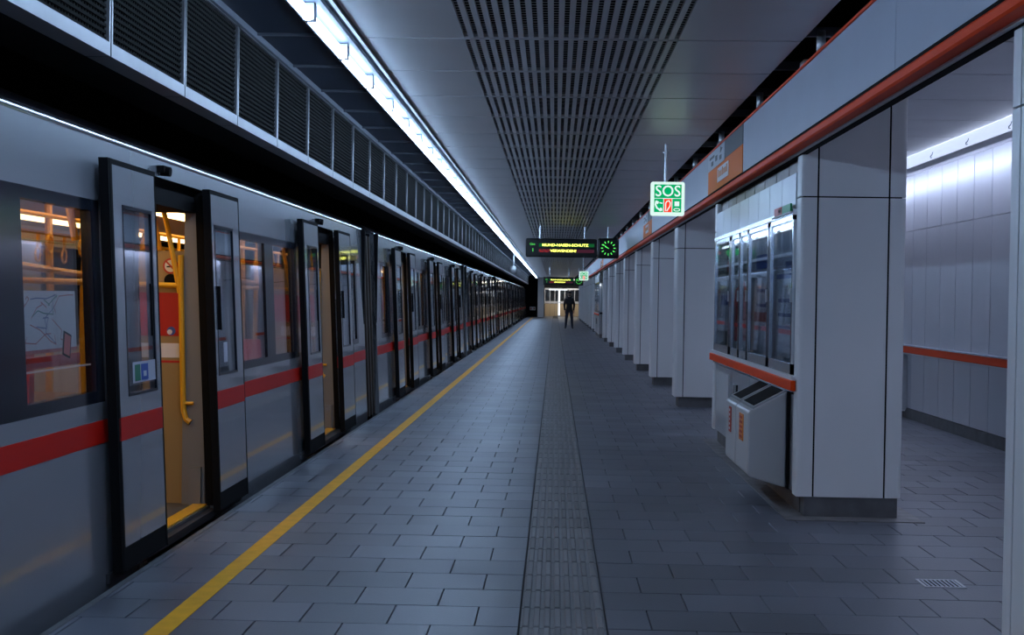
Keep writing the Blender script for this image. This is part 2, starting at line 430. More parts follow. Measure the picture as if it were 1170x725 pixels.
def pillar(i):
    y = 4.55 + 4.665 * i + (.04 if i == 0 else 0); k = 1
    if i in (1, 2): k = .4; y = (9.215, 13.985)[i - 1]       # slimmer posts that close the display cabinet
    if i == 0: lb = 'nearest white panelled pillar, cut by the right edge of the photo'
    elif i == 1: lb = 'large white panelled pillar carrying the near end of the display cabinet'
    elif i == 2: lb = 'white pillar at the far end of the display cabinet'
    elif i < 0: lb = ['white panelled pillar just behind the viewpoint', 'white panelled pillar two bays behind the viewpoint', 'white panelled pillar three bays behind the viewpoint'][-i - 1]
    else: lb = ordn[i - 3] + ' free-standing white pillar beyond the display cabinet'
    t = thing('pillar', ((PX0 + PX1) / 2, y + PD * k / 2, 0), lb, 'pillar', 'white platform pillars')
    t.scale = (1, k, 1)
    inst('core', PM['core'], t); inst('plinth', PM['plinth'], t)
    for lv in ('lower', 'upper'):
        for n in range(4): inst('corner_panel', PM[('c', lv, n)], t)
        inst('front_panel', PM[('f', lv)], t); inst('back_panel', PM[('b', lv)], t); inst('side_panel', PM[('l', lv)], t); inst('side_panel', PM[('r', lv)], t)
    return t
for i in range(-3, 20): pillar(i)

# ---------------------------------------------------------------- sign band hung in front of the pillars
BX = 1.62
band = thing('sign_band', (BX, 10, 2.54), 'long blue-white sign band with orange rails hung along the pillars', 'sign')
MB().box(BX + .012, BX + .05, Y0, 92, 2.58, 3.05).build('backing', 'sign_dark', band)
prs = [(BX + .05, 2.545), (BX - .012, 2.545), (BX - .022, 2.555), (BX - .022, 2.588), (BX - .012, 2.602), (BX + .0, 2.606), (BX + .05, 2.606)]
MB().prism(prs, 'y', Y0, 92).build('lower_rail', 'orange', band)
MB().box(BX - .008, BX + .012, Y0, 92, 2.606, 2.622).build('shadow_gap', 'black', band)
MB().box(BX - .012, BX + .05, Y0, 92, 3.05, 3.066).build('upper_rail', 'orange', band)
MB().box(BX + .05, BX + .075, Y0, 92, 2.535, 2.56).build('white_trim', 'white_paint', band)
MB().box(BX + .075, BX + .12, Y0, 92, 2.53, 2.60).build('shade_strip', 'black', band)  # black strip paints in the shade under the band
signs = [(11.53, 14.1), (22.3, 24.4), (44.5, 47.0), (66, 68.5)]
cuts = [Y0, -5.2, .8, 6.4]
segs = []; y = 6.4
segs += [(-12, -5.2), (-5.2, .8), (.8, 6.4), (6.4, 11.53), (14.1, 18.2), (18.2, 22.3), (24.4, 31.1), (31.1, 37.8), (37.8, 44.5), (47, 53.5), (53.5, 60), (60, 66), (68.5, 76), (76, 84), (84, 92)]
for a, b in segs: MB().box(BX, BX + .012, a + .003, b - .003, 2.628, 3.05).build('white_panel', 'band_white', band)
hm = MB().tube([(0, 0, 0), (0, 0, .16)], .028, 10).mesh('hanger', 'steel', smooth=True)
y = 8.35 - 2.47 * 7
while y < 91:
    inst('hanger', hm, band, (.03, y - 10, 3.05 - 2.54)); y += 2.47
for n, (a, b) in enumerate(signs):
    lb = ['orange station name sign in the band above the display cabinet', 'second orange sign in the band, just left of the green emergency sign', 'third orange sign far down the band', 'farthest orange sign in the band'][n]
    t = thing('station_sign', (BX, (a + b) / 2, 2.628), lb, 'sign', 'orange signs in the band')
    L = b - a; zs = 2.875
    MB().box(BX - .004, BX + .012, a, b, 2.628, zs).build('orange_field', 'orange_sign', t)
    MB().box(BX - .004, BX + .012, a, b, zs + .002, 3.05).build('dark_field', 'sign_dark', t)
    w = MB().box(BX - .008, BX - .003, a + L * .48, b - .02, zs - .01, 3.045).build('white_field', 'sign_white', t)
    mk = MB()                             # unreadable small print: arrows and short bars
    for q in range(3): mk.box(BX - .010, BX - .007, a + L * (.56 + .13 * q), a + L * (.56 + .13 * q) + .16, 2.90 + .02 * (q % 2), 2.945 + .03 * (q % 2))
    mk.prism([(a + L * .53, 3.0), (a + L * .60, 2.965), (a + L * .60, 3.03)], 'x', BX - .010, BX - .007)
    mk.box(BX - .010, BX - .007, b - .55, b - .15, 2.975, 3.0)
    mk.build('print', 'sign_dark', w)
    p = MB().box(BX - .008, BX - .003, a + L * .36, a + L * .68, 2.69, 2.83).build('name_plate', 'paper_tint', t)
    mk = MB()
    for q in range(7): mk.box(BX - .010, BX - .007, a + L * .385 + q * .105, a + L * .385 + q * .105 + .07, 2.735, 2.735 + (.055 if q % 3 else .075))
    mk.build('print', 'sticker_orange', p)

# ---------------------------------------------------------------- display kiosk between the first two pillars
KX = 1.70
def ky(y): return 9.395 + (y - 9.71) * .957
def make_kiosk(y0, y1, label, full=True):
    k = thing('display_cabinet', (KX, (y0 + y1) / 2, 0), label, 'cabinet')
    MB().box(KX + .22, KX + .55, y0, y1, .15, 3.15).build('back_wall', 'steel', k)
    MB().box(KX + .06, KX + .5, y0, y1, .006, .15).build('plinth', 'plinth', k)
    MB().box(KX - .085, KX + .86, y0 - .33, y1 + .3, .0005, .006).build('floor_border', 'granite', k)
    MB().box(KX + .03, KX + .22, y0, y1, 2.14, 2.16).build('case_top', 'steel', k)
    MB().box(KX + .03, KX + .22, y0, y1, .93, 1.0).build('case_floor', 'car_dark', k)
    # steel fascia panels
    n = 8; L = (y1 - y0) / n
    for i in range(n):
        MB().box(KX, KX + .03, y0 + i * L + .006, y0 + (i + 1) * L - .006, 2.165, 2.42).build('fascia_panel', 'steel', k)
        MB().box(KX + .05, KX + .07, y0 + i * L + .012, y0 + (i + 1) * L - .012, 2.42, 3.1).build('upper_panel', 'bronze', k)
    MB().box(KX - .02, KX + .04, y0, y1, 2.13, 2.165).build('head_rail', 'steel_bright', k)
    # glazed doors
    f = (y1 - y0) / 4.79
    for a, b in ((9.73, 10.79), (10.87, 11.99), (12.03, 12.53), (12.58, 13.14), (13.28, 14.48)):
        a = y0 + (a - 9.71) * f; b = y0 + (b - 9.71) * f
        fr = MB().box(KX - .012, KX + .02, a, a + .035, .985, 2.125).box(KX - .012, KX + .02, b - .035, b, .985, 2.125).box(KX - .012, KX + .02, a, b, 2.09, 2.125).box(KX - .012, KX + .02, a, b, .985, 1.06).build('glass_door', 'steel_bright', k)
        MB().box(KX, KX + .006, a + .036, b - .036, 1.06, 2.09).build('pane', 'case_glass', fr)
        MB().tube([(KX + .06, a + .08, 2.06), (KX + .06, b - .08, 2.06)], .012, 8).build('case_lamp', 'case_light', fr)
        MB().box(KX - .024, KX - .012, a + .006, a + .028, 1.5, 1.6).build('handle', 'steel', fr)
    # orange hand rail
    MB().box(KX - .035, KX + .0, y0 - .12, y1 + .15, .875, .95).build('hand_rail', 'orange', k, bevel=.008)
    MB().box(KX - .025, KX + .01, y0 - .10, y1 + .13, .951, .982).build('rail_cap', 'white_paint', k)
    MB().box(KX - .012, KX + .02, y0 + .01, y1, .860, .874).build('rail_lip', 'steel_bright', k)
    # lower steel panels
    for a, b in ((9.71, 10.0), (10.02, 12.0), (12.02, 13.2), (13.22, 14.5)):
        MB().box(KX + .02, KX + .05, y0 + (a - 9.71) * f, y0 + (b - 9.71) * f - .01, .15, .84).build('lower_panel', 'steel', k)
    MB().box(KX + .005, KX + .02, y0 + (13.35 - 9.71) * f, y0 + (14.35 - 9.71) * f, .36, .78).build('white_hatch', 'bin_paint', k)
    MB().box(KX + .0, KX + .02, y0 + (12.75 - 9.71) * f, y0 + (12.95 - 9.71) * f, .5, .72).build('dark_slot', 'car_dark', k)
    return k
kiosk = make_kiosk(9.395, 13.98, 'steel display cabinet with glazed poster doors between two pillars')
make_kiosk(50.9, 55.6, 'small far-away glazed display cabinet between distant pillars')
# emergency strip above the first door
em = thing('emergency_strip', (KX, 10.1, 2.13), 'red and green emergency strip above the nearest glass door', 'sign')
def par(a, b, z0, z1, m, nm):
    a = ky(a); b = ky(b)
    MB().hexa([(KX - .035, a, z0), (KX - .022, a, z0), (KX - .022, b, z0), (KX - .035, b, z0), (KX - .035, a, z1), (KX - .022, a, z1), (KX - .022, b, z1), (KX - .035, b, z1)]).build(nm, m, em)
par(9.74, 10.10, 2.15, 2.205, 'strip_green', 'green_field'); par(10.12, 10.45, 2.15, 2.205, 'strip_red', 'red_field'); par(10.16, 10.25, 2.163, 2.19, 'paper', 'white_mark'); par(9.70, 10.58, 2.138, 2.148, 'white_paint', 'edge')
# posters and things in the cabinet
def poster(y0, y1, z0, z1, label, style):
    y0 = ky(y0); y1 = ky(y1)
    t = thing('poster', (KX + .04, (y0 + y1) / 2, z0), label, 'poster', 'posters in the display cabinet')
    X = KX + .035
    MB().box(X, X + .012, y0, y1, z0, z1).build('sheet', 'paper', t)
    for nm, m, a, b, c, e in style:
        MB().box(X - .003, X, y0 + (y1 - y0) * a, y0 + (y1 - y0) * b, z0 + (z1 - z0) * c, z0 + (z1 - z0) * e).build(nm, m, t)
poster(9.8, 10.7, 1.12, 2.02, 'white timetable poster behind the nearest glass door', [('line', 'map_blue', .1, .9, .42, .45), ('line', 'map_blue', .1, .9, .3, .33), ('line', 'map_blue', .1, .9, .2, .225), ('heading', 'sticker_blue', 0, 1, .62, .66), ('picture', 'map_blue', .1, .55, .68, .76), ('heading', 'sign_white', .0, 1, .86, 1)])
poster(10.95, 11.9, 1.14, 2.02, 'white poster with a red block behind the second glass door', [('line', 'map_blue', .3, .8, .50, .53), ('block', 'sticker_red', .02, .98, .22, .31), ('block', 'map_red', .0, .2, .22, .6), ('line', 'map_blue', .3, .8, .36, .39), ('picture', 'sticker_blue', .1, .9, .72, .86)])
poster(13.45, 14.35, 1.2, 1.72, 'pale blue poster behind the farthest glass door of the cabinet', [('picture', 'sticker_blue', .1, .9, .5, .7), ('line', 'sign_white', .1, .9, .8, .86)])
ex = thing('fire_extinguisher', (KX + .1, 12.72, 1.15), 'red fire extinguisher behind the narrow glass door', 'extinguisher')
prof = [(1.12, .07), (1.14, .075), (1.56, .075), (1.62, .06), (1.66, .028), (1.70, .026)]
MB().tube([(KX + .10, 12.72, q[0]) for q in prof], [q[1] for q in prof], 14).build('cylinder', 'extinguisher', ex, smooth=True)
MB().box(KX + .06, KX + .14, 12.68, 12.76, 1.70, 1.75).build('valve', 'black', ex); MB().tube([(KX + .09, 12.75, 1.72), (KX + .10, 12.83, 1.6), (KX + .10, 12.82, 1.3)], .014, 6).build('hose', 'rubber', ex)
MB().box(KX + .020, KX + .026, 12.68, 12.76, 1.3, 1.45).build('label_plate', 'paper', ex); MB().box(KX + .05, KX + .18, 12.62, 12.82, 1.09, 1.12).build('bracket', 'steel', ex)
eb = thing('exit_marker', (KX + .1, 13.405, 1.9), 'small lit green marker above the farthest poster', 'sign')
MB().box(KX + .05, KX + .1, 12.974, 13.453, 1.96, 2.02).build('lens', 'exit_green', eb); MB().box(KX + .04, KX + .12, 12.926, 13.501, 2.02, 2.04).build('housing', 'black', eb)
hl = thing('alarm_housing', (KX + .1, 13.405, 1.86), 'dull red round alarm housing under the green marker', 'alarm')
MB().tube([(KX + .03, 13.309, 1.85), (KX + .09, 13.309, 1.85), (KX + .1, 13.309, 1.85)], [.05, .075, .075], 12).build('dome', 'sticker_red', hl, smooth=True); MB().box(KX + .1, KX + .12, 13.213, 13.405, 1.76, 1.93).build('mount', 'steel', hl)

# waste bins
def bin_(y0, y1, label, lab):
    t = thing('waste_bin', (1.63, (y0 + y1) / 2, .05), label, 'bin', 'waste bins on the display cabinet')
    pf = [(1.42, .25), (1.435, .225), (1.699, .15), (1.699, .85), (1.45, .715), (1.428, .705), (1.42, .685)]
    MB().prism(pf, 'y', y0, y1).build('body', 'bin_paint', t, bevel=.012)
    # slanted lid with a dark opening
    def lidq(u): return (1.45 + (1.699 - 1.45) * u, .715 + (.85 - .715) * u)
    a = lidq(.02); b = lidq(1)
    MB().prism([(a[0], a[1] + .001), (b[0], b[1] + .001), (b[0], b[1] + .014), (a[0], a[1] + .014)], 'y', y0 + .01, y1 - .01).build('lid', 'steel', t)
    a = lidq(.08); b = lidq(.93)
    MB().prism([(a[0], a[1] + .012), (b[0], b[1] + .012), (b[0], b[1] + .017), (a[0], a[1] + .017)], 'y', y0 + .07, y1 - .07).build('opening', 'black', t)
    l = MB().box(1.414, 1.4195, y0 + .22, y1 - .22, .46, .66).build('label_strip', lab, t)
    mk = MB()
    for q in range(5): mk.box(1.411, 1.4135, y0 + .26, y1 - .26, .48 + q * .036, .498 + q * .036)
    mk.build('print', 'sticker_red' if lab != 'sticker_red' else 'paper', l)
bin_(9.60, 10.24, 'nearer white waste bin with an orange label', 'sticker_orange'); bin_(10.27, 10.83, 'farther white waste bin with a red label', 'sticker_red')
br = MB().box(1.699, 1.71, 9.55, 9.6, .15, .86).build('wall_bracket', 'black', kiosk)

# floor drain
dr = thing('floor_drain', (2.1, 7.1, 0), 'small metal floor drain grate near the right pillar', 'drain')
MB().box(1.985, 2.205, 7.005, 7.02, .0005, .006).box(1.985, 2.205, 7.185, 7.2, .0005, .006).box(1.985, 2.0, 7.02, 7.185, .0005, .006).box(2.19, 2.205, 7.02, 7.185, .0005, .006).build('frame', 'steel', dr)
MB().box(2.0, 2.19, 7.02, 7.185, .0005, .002).build('pit', 'black', dr)
sl = MB().box(-.0042, .0042, -.082, .082, 0, .004).mesh('slat', 'sign_white')
for i in range(8): inst('slat', sl, dr, (2.0155 + i * .0232 - 2.1, .0025, .002))

# ---------------------------------------------------------------- metro train
SX, LEAN = -2.33, .048
CARL_, PITCH, CAR0 = 16.5, 17.62, -.10
DC = (3.04, 8.34, 13.64)
def car_proto():
    c = thing('metro_car', (-3.75, 0, 0), '', 'train car', 'cars of the silver metro train')
    ox = 3.75                                     # world x -> local x
    def B(mb, name, m, parent=c, loc=None, **k):
        ORG[c] = (-ox, 0, 0)
        if loc is None: return mb.build(name, m, parent, **k)
        o = inst(name, mb.mesh(name, m, (-ox, 0, 0), k.get('smooth', False)), parent, loc); ORG[o] = (-ox, 0, 0); return o
    op = .74
    seg = [(0, DC[0] - op), (DC[0] + op, DC[1] - op), (DC[1] + op, DC[2] - op), (DC[2] + op, CARL_)]
    mids = [(DC[0] + DC[1]) / 2, (DC[1] + DC[2]) / 2]
    wins = [[(.62, 1.42)], [(mids[0] - 1.17, mids[0] - .05), (mids[0] + .27, mids[0] + 1.17)], [(mids[1] - 1.17, mids[1] - .05), (mids[1] + .27, mids[1] + 1.17)], [(15.08, 15.88)]]
    T = .055
    for (a, b), ww in zip(seg, wins):
        B(MB().side(a, b, -.08, .92, -T, 0), 'side_panel', 'car_paint')
        B(MB().side(a, b, .705, .825, 0, .003), 'red_stripe', 'car_red')
        B(MB().side(a, b, 1.98, 2.205, -T, 0), 'upper_panel', 'car_paint')
        lo, hi = ww[0][0] - .12, ww[-1][1] + .12
        if lo - a > .02: B(MB().side(a, lo, .92, 1.98, -T, 0), 'side_panel', 'car_paint')
        if b - hi > .02: B(MB().side(hi, b, .92, 1.98, -T, 0), 'side_panel', 'car_paint')
        fr = MB().side(lo, hi, .92, .98, -T, 0).side(lo, hi, 1.92, 1.98, -T, 0); e = lo
        for w in ww: fr.side(e, w[0], .98, 1.92, -T, 0); e = w[1]
        fr.side(e, hi, .98, 1.92, -T, 0)
        f = B(fr, 'window_frame', 'car_dark')
        for w in ww: B(MB().side(w[0], w[1], .98, 1.92, -.02, -.012), 'window_pane', 'car_glass', f)
    B(MB().side(0, CARL_, 2.205, 2.33, -T, 0), 'cantrail', 'car_paint')
    gx = SX - LEAN * 2.33; arc = [(gx - .03, 2.350), (gx - .03, 2.310)] + [(gx - .055 + .06 * math.cos(q), 2.322 + .06 * math.sin(q)) for q in [math.radians(v) for v in (-10, -4, 2, 6, 9, 12, 16, 22, 28)]]
    B(MB().prism(arc, 'y', 0, CARL_), 'gutter', 'car_gutter', smooth=False)
    # roof
    rp = [(SX - LEAN * 2.33, 2.334), (SX - LEAN * 2.33 - .05, 2.37), (-2.62, 2.45), (-2.85, 2.50), (-3.75, 2.55), (-4.65, 2.50), (-4.9, 2.44), (-5.06, 2.334)]
    B(MB().prism(rp, 'y', 0, CARL_), 'roof', 'car_roof')
    B(MB().side(0, CARL_, -.16, -.08, -.1, .02), 'sill', 'car_edge'); B(MB().box(-5.1, -2.4, .2, CARL_ - .2, -.9, -.08), 'underframe', 'black')
    # far side, ends, interior shell
    B(MB().box(-5.17, -5.12, 0, CARL_, -.08, .92).box(-5.17, -5.12, 0, CARL_, 1.95, 2.33), 'far_wall', 'in_white')
    e = 0
    for m_ in (0.9, 3.04, 5.69, 8.34, 10.99, 13.64, 15.7):
        fo = B(MB().box(-5.17, -5.12, e, m_ - .62, .92, 1.95), 'far_window_post', 'in_grey'); e = m_ + .62
        B(MB().box(-5.15, -5.14, max(m_ - .62, 0), min(m_ + .62, CARL_), .92, 1.95), 'far_window_pane', 'car_glass', fo)
    B(MB().box(-5.17, -5.12, e, CARL_, .92, 1.95), 'far_window_post', 'in_grey')
    B(MB().box(-5.12, -2.36, .05, CARL_ - .05, -.02, .04), 'cabin_floor', 'in_floor')
    B(MB().box(-5.12, -2.50, .05, CARL_ - .05, 2.13, 2.17), 'cabin_ceiling', 'in_white')
    for ya, yb in ((0, .05), (CARL_ - .05, CARL_)):
      ew = MB(); ew.box(-5.12, -4.4, ya, yb, .04, 2.33).box(-3.1, -2.385, ya, yb, -.08, 2.33).box(-4.4, -3.1, ya, yb, 2.05, 2.33)
      B(ew, 'end_wall', 'black')
    for X in (-3.05, -4.45): B(MB().box(X - .07, X + .07, .3, CARL_ - .3, 2.10, 2.13), 'ceiling_light', 'car_light')
    # hand rails with strap loops
    for X in (-3.25, -4.25):
        rl = B(MB().tube([(X, .5, 1.98), (X, CARL_ - .5, 1.98)], .017, 6), 'ceiling_rail', 'in_yellow')
        lp = [(X, 0 + .055 * math.sin(q), 1.80 - .06 * math.cos(q)) for q in [i * math.pi / 4 for i in range(9)]]
        lm = MB().tube(lp, .010, 5).box(X - .008, X + .008, -.02, .02, 1.86, 1.98).mesh('strap', 'in_yellow', (-ox, 0, 0))
        for i in range(26): o = inst('strap', lm, rl, (0, .9 + i * .58, 0))
    # doors
    def leaf(s):
        # leaf on side s (-1 nearer the camera), slid open and proud of the body
        y0, y1 = (.61, 1.42) if s > 0 else (-1.42, -.61)
        g0, g1 = (y0 + .09, y1 - .2) if s > 0 else (y0 + .2, y1 - .09)
        mb = MB(); o0, o1 = .035, .08; e = .022
        a, b = y0 + e, y1 - e
        mb.side(a, b, .145, .935, o0, o1).side(a, b, 1.97, 2.175, o0, o1).side(a, g0, .935, 1.97, o0, o1).side(g1, b, .935, 1.97, o0, o1)
        rub = MB().side(y0, a, .02, 2.205, o0 - .004, o1 + .001).side(b, y1, .02, 2.205, o0 - .004, o1 + .001).side(a, b, 2.175, 2.205, o0, o1 + .001).side(a, b, .02, .145, o0, o1 - .002)
        if s < 0: rub.side(y0 + .02, y0 + .055, .02, 2.205, o0, o1 + .003)
        gl = MB().side(g0, g1, .935, 1.97, o0 + .03, o0 + .038)
        st = MB().side(a, b, .71, .832, o1, o1 + .003)
        dk = MB().side(g0, g0 + .016, .935, 1.97, o1 - .01, o1 + .002).side(g1 - .016, g1, .935, 1.97, o1 - .01, o1 + .002).side(g0, g1, .935, .95, o1 - .01, o1 + .002).side(g0, g1, 1.95, 1.97, o1 - .01, o1 + .002)
        hd = MB().side(g0 + .03, g0 + .05, 1.25, 1.55, o1 - .01, o1 + .018) if s > 0 else MB().side(g1 - .05, g1 - .03, 1.25, 1.55, o1 - .01, o1 + .0)
        out = [(mb, 'car_paint', 'door_leaf'), (rub, 'black', 'edge_seal'), (gl, 'car_glass', 'door_pane'), (st, 'car_red', 'red_stripe'), (dk, 'car_dark', 'pane_seal'), (hd, 'black', 'grip')]
        return [(q.mesh(n, m, (-ox, 0, 0)), n) for q, m, n in out]
    L = [leaf(-1), leaf(1)]
    bl = MB().side(-1.46, -1.34, .0, 2.12, .001, .034).mesh('door_track_shadow', 'black', (-ox, 0, 0))
    jam = MB().side(-op, -op + .02, .04, 2.2, -.05, 0).mesh('door_jamb', 'black', (-ox, 0, 0)); jam2 = MB().side(op - .02, op, .04, 2.2, -.05, 0).mesh('door_jamb', 'black', (-ox, 0, 0))
    head = MB().side(-op, op, 2.05, 2.206, -.32, -.056).mesh('door_header', 'black', (-ox, 0, 0))
    thr = MB().box(-2.47, -2.375, -op + .02, op - .02, .03, .05).mesh('yellow_threshold', 'in_yellow', (-ox, 0, 0)); thr2 = MB().box(-2.375, -2.31, -1.45, 1.45, -.03, .02).mesh('step_edge', 'car_edge', (-ox, 0, 0))
    lamp = MB().box(-2.44, -2.395, -.30, -.18, 2.235, 2.275).tube([(-2.43, -.24, 2.245), (-2.37, -.24, 2.24)], .03, 10).mesh('door_beacon', 'black', (-ox, 0, 0))
    pan = {}
    for s in (-1, 1):
        y = s * .80
        q = {}
        q['door_column'] = (MB().box(-2.56, -2.40, y - .055 if s > 0 else y - .02, y + .02 if s > 0 else y + .055, .04, 2.13), 'in_grey')
        q['partition'] = (MB().box(-3.15, -2.56, y - .015, y + .015, .04, 1.79 if s > 0 else .92), 'in_beige'); q['partition_pane'] = (MB().box(-3.13, -2.58, y - .006, y + .006, .92, 1.79), 'car_glass')
        yy = y - s * .02
        q['red_panel'] = (MB().box(-3.10, -2.575, min(yy, y), max(yy, y), 1.2, 1.5), 'in_red')
        yy = y - s * .018
        q['notice'] = (MB().box(-3.0, -2.58, min(yy, y), max(yy, y), 1.05, 1.15), 'paper'); q['notice_line'] = (MB().box(-3.1, -2.57, min(yy, y), max(yy, y), 1.015, 1.03), 'in_red')
        py = y - s * .07
        tp = MB().tube([(-2.50, py, .61), (-2.53, py, .63), (-2.548, py, .69), (-2.553, py, .78), (-2.578, py, 1.6), (-2.58, py, 1.76)], .02, 8)
        tp.tube([(-2.55, py, .74), (-2.48, py, .74)], .013, 6).tube([(-2.578, py, 1.55), (-3.12, py, 1.56)], .018, 8).tube([(-2.585, py, 1.5), (-2.67, py, 1.93), (-2.72, py, 2.13)], .018, 8).tube([(-2.75, y, 1.79), (-2.82, y, 2.13)], .022, 8)
        q['grab_pole'] = (tp, 'in_yellow')
        q['kick_box'] = (MB().box(-2.50, -2.42, y - s * .09 if s > 0 else y - .02, y + .02 if s > 0 else y + .09, .04, .3), 'in_grey')
        pan[s] = {k_: v[0].mesh(k_, v[1], (-ox, 0, 0)) for k_, v in q.items()}
    for dc in DC:
        for l in L:
            main = inst('door_leaf', l[0][0], c, (0, dc, 0))
            for me, n in l[1:]: inst(n, me, main)
        for n, me in (('door_jamb', jam), ('door_jamb', jam2), ('door_header', head), ('yellow_threshold', thr), ('step_edge', thr2), ('door_beacon', lamp)): inst(n, me, c, (0, dc, 0))
        for s in (-1, 1):
            pp = inst('partition', pan[s]['partition'], c, (0, dc, 0))
            for n in (('red_panel', 'notice', 'notice_line') if s > 0 else ('partition_pane',)): inst(n, pan[s][n], pp)
            for n in ('door_column', 'grab_pole', 'kick_box'): inst(n, pan[s][n], c, (0, dc, 0))
    for dc in DC:                                  # rail and uprights on the far side of each vestibule
        vr = B(MB().tube([(-3.30, dc - .35, 1.66), (-3.30, dc + 1.25, 1.60)], .024, 8), 'vestibule_rail', 'in_yellow')
        for q, w in ((.25, -.06), (.85, .08)): B(MB().tube([(-3.30, dc + q, .05), (-3.30, dc + q, 1.5), (-3.30, dc + q + w, 2.13)], .026, 8), 'upright', 'in_yellow', vr)
    # benches along both sides
    def bench(y0, y1, xw, s):
        mb = MB().box(min(xw, xw + s * .45), max(xw, xw + s * .45), y0, y1, .40, .48); t = B(mb, 'bench', 'in_red')
        B(MB().box(min(xw, xw + s * .06), max(xw, xw + s * .06), y0, y1, .48, .98), 'bench_back', 'in_red', t); B(MB().box(min(xw, xw + s * .4), max(xw, xw + s * .4), y0 + .05, y1 - .05, .04, .40), 'bench_base', 'in_grey', t)
        B(MB().box(min(xw, xw + s * .07), max(xw, xw + s * .07), y0, y1, .98, 1.0), 'bench_trim', 'steel', t)
    for a, b in ((.6, 2.1), (4.0, 7.4), (9.3, 12.7), (14.6, 15.9)):
        bench(a, b, -5.11, 1)
    for m_ in mids:
        for q in (-.6, .62):                       # transverse seat backs on the platform side
            t = B(MB().box(-3.30, -2.50, m_ + q - .03, m_ + q + .03, .45, 1.10), 'seat_back', 'in_red'); B(MB().box(-3.30, -2.50, m_ + q - .35, m_ + q + .35, .40, .46), 'seat_cushion', 'in_red', t)
            B(MB().tube([(-3.31, m_ + q, .9), (-3.31, m_ + q, 1.5), (-3.22, m_ + q, 2.13)], .025, 6), 'seat_pole', 'in_yellow', t)
        B(MB().tube([(-3.31, m_ - .6, 1.63), (-3.31, m_ + .62, 1.63)], .024, 6), 'seat_rail', 'in_yellow')
    # gangway bellows to the next car
    gw = MB(); n = 9; yA, yB = CARL_, PITCH
    for i in range(n):
        y0 = yA + (yB - yA) * i / n; y1 = y0 + (yB - yA) / n * .72; o = .0 if i % 2 else .05
        gw.side(y0, y1, -.05, 2.28 - o, -2.6, -.03 - o)
    B(gw, 'gangway_bellows', 'bellows')
    B(MB().box(-4.9, -2.55, CARL_, PITCH, -.3, 2.15), 'gangway_core', 'black')
    return c
car = car_proto()
index_children()
names = ['nearest silver metro car with red stripe, route map on its window', 'second silver metro car along the platform', 'third silver metro car along the platform', 'fourth silver metro car along the platform', 'fifth silver metro car along the platform', 'farthest silver metro car at the end of the platform']
cars = [car] + [copy_tree(car) for _ in range(5)]
for i, c in enumerate(cars):
    c.location = (-3.75, CAR0 + PITCH * i, 0); c['label'] = names[i]
# prints on the nearest car
ORG[car] = (-3.75, CAR0, 0)
fr = [o for o in CH[car] if o.name.startswith('window_frame')][1]
ORG[fr] = (-3.75, CAR0, 0)
mp = MB().side(5.86, 6.56, 1.22, 1.50, -.034, -.024).build('route_map', 'paper_tint', fr); ORG[mp] = (-3.75, CAR0, 0)
def pline(pts, w, m, nm):
    mb = MB()
    for (a, b), (e, f) in zip(pts, pts[1:]):
        n_ = math.hypot(e - a, f - b); u, v = -(f - b) / n_ * w, (e - a) / n_ * w
        X = lambda zz: SX - LEAN * zz - .0235
        mb.quad((X(b), a - u, b - v), (X(f), e - u, f - v), (X(f), e + u, f + v), (X(b), a + u, b + v))
    return mb.build(nm, m, mp)
random.seed(3)
for i in range(11):
    y = random.uniform(5.9, 6.3); zz = random.uniform(1.26, 1.46); pts = [(y, zz)]
    for _ in range(4):
        y = min(6.54, max(5.88, y + random.choice((-.02, .07, .12)))); zz = min(1.48, max(1.24, zz + random.uniform(-.06, .06))); pts.append((y, zz + .001))
    pline(pts, .0028, ('map_red', 'map_blue', 'map_red', 'sticker_green')[i % 4], 'map_line')
MB().side(5.86, 6.56, 1.205, 1.222, -.0238, -.0228).build('map_band', 'map_red', mp); MB().side(5.86, 6.6, 1.135, 1.19, -.030, -.0225).build('map_band', 'in_red', mp); MB().side(5.86, 6.75, 1.118, 1.126, -.030, -.0225).build('map_edge', 'paper', mp)
# tilted notice
ntc = MB(); X = lambda zz, o: SX - LEAN * zz + o
def tilt(cy, cz, w, h, a, o0, o1, m, nm, par):
    q = []
    for o in (o0, o1):
        for u, v in ((-w, -h), (w, -h), (w, h), (-w, h)):
            yy = cy + u * math.cos(a) - v * math.sin(a); zz = cz + u * math.sin(a) + v * math.cos(a); q.append((X(zz, o), yy, zz))
    return MB().hexa(q).build(nm, m, par)
nt = tilt(6.42, 1.235, .05, .06, -.25, -.0228, -.0195, 'black', 'tilted_notice', fr); ORG[nt] = (-3.75, CAR0, 0)
tilt(6.42, 1.235, .038, .05, -.25, -.0196, -.0185, 'map_red', 'notice_face', nt)
lf = [o for o in CH[car] if o.name.startswith('door_leaf')]
l1 = sorted(lf, key=lambda o: o.location.y)[2]          # nearer leaf of the open door
lc = DC[1]
def sticker(y0, y1, z0, z1, o, m, nm, par):
    mb = MB().side(y0, y1, z0, z1, o, o + .002); return inst(nm, mb.mesh(nm, m, (-3.75, 0, 0)), par)
s1 = sticker(-1.12, -.72, 1.0, 1.115, .075, 'sign_white', 'door_sticker', l1)
sticker(-1.09, -1.0, 1.01, 1.10, .0775, 'sticker_green', 'sticker_field', l1); sticker(-.98, -.86, 1.01, 1.10, .0775, 'sticker_blue', 'sticker_field', l1); sticker(-.95, -.9, 1.03, 1.06, .08, 'sign_white', 'sticker_mark', l1)
l2 = sorted(lf, key=lambda o: o.location.y)[3]
sticker(.86, .96, 1.02, 1.16, .075, 'sign_white', 'door_sticker', l2)
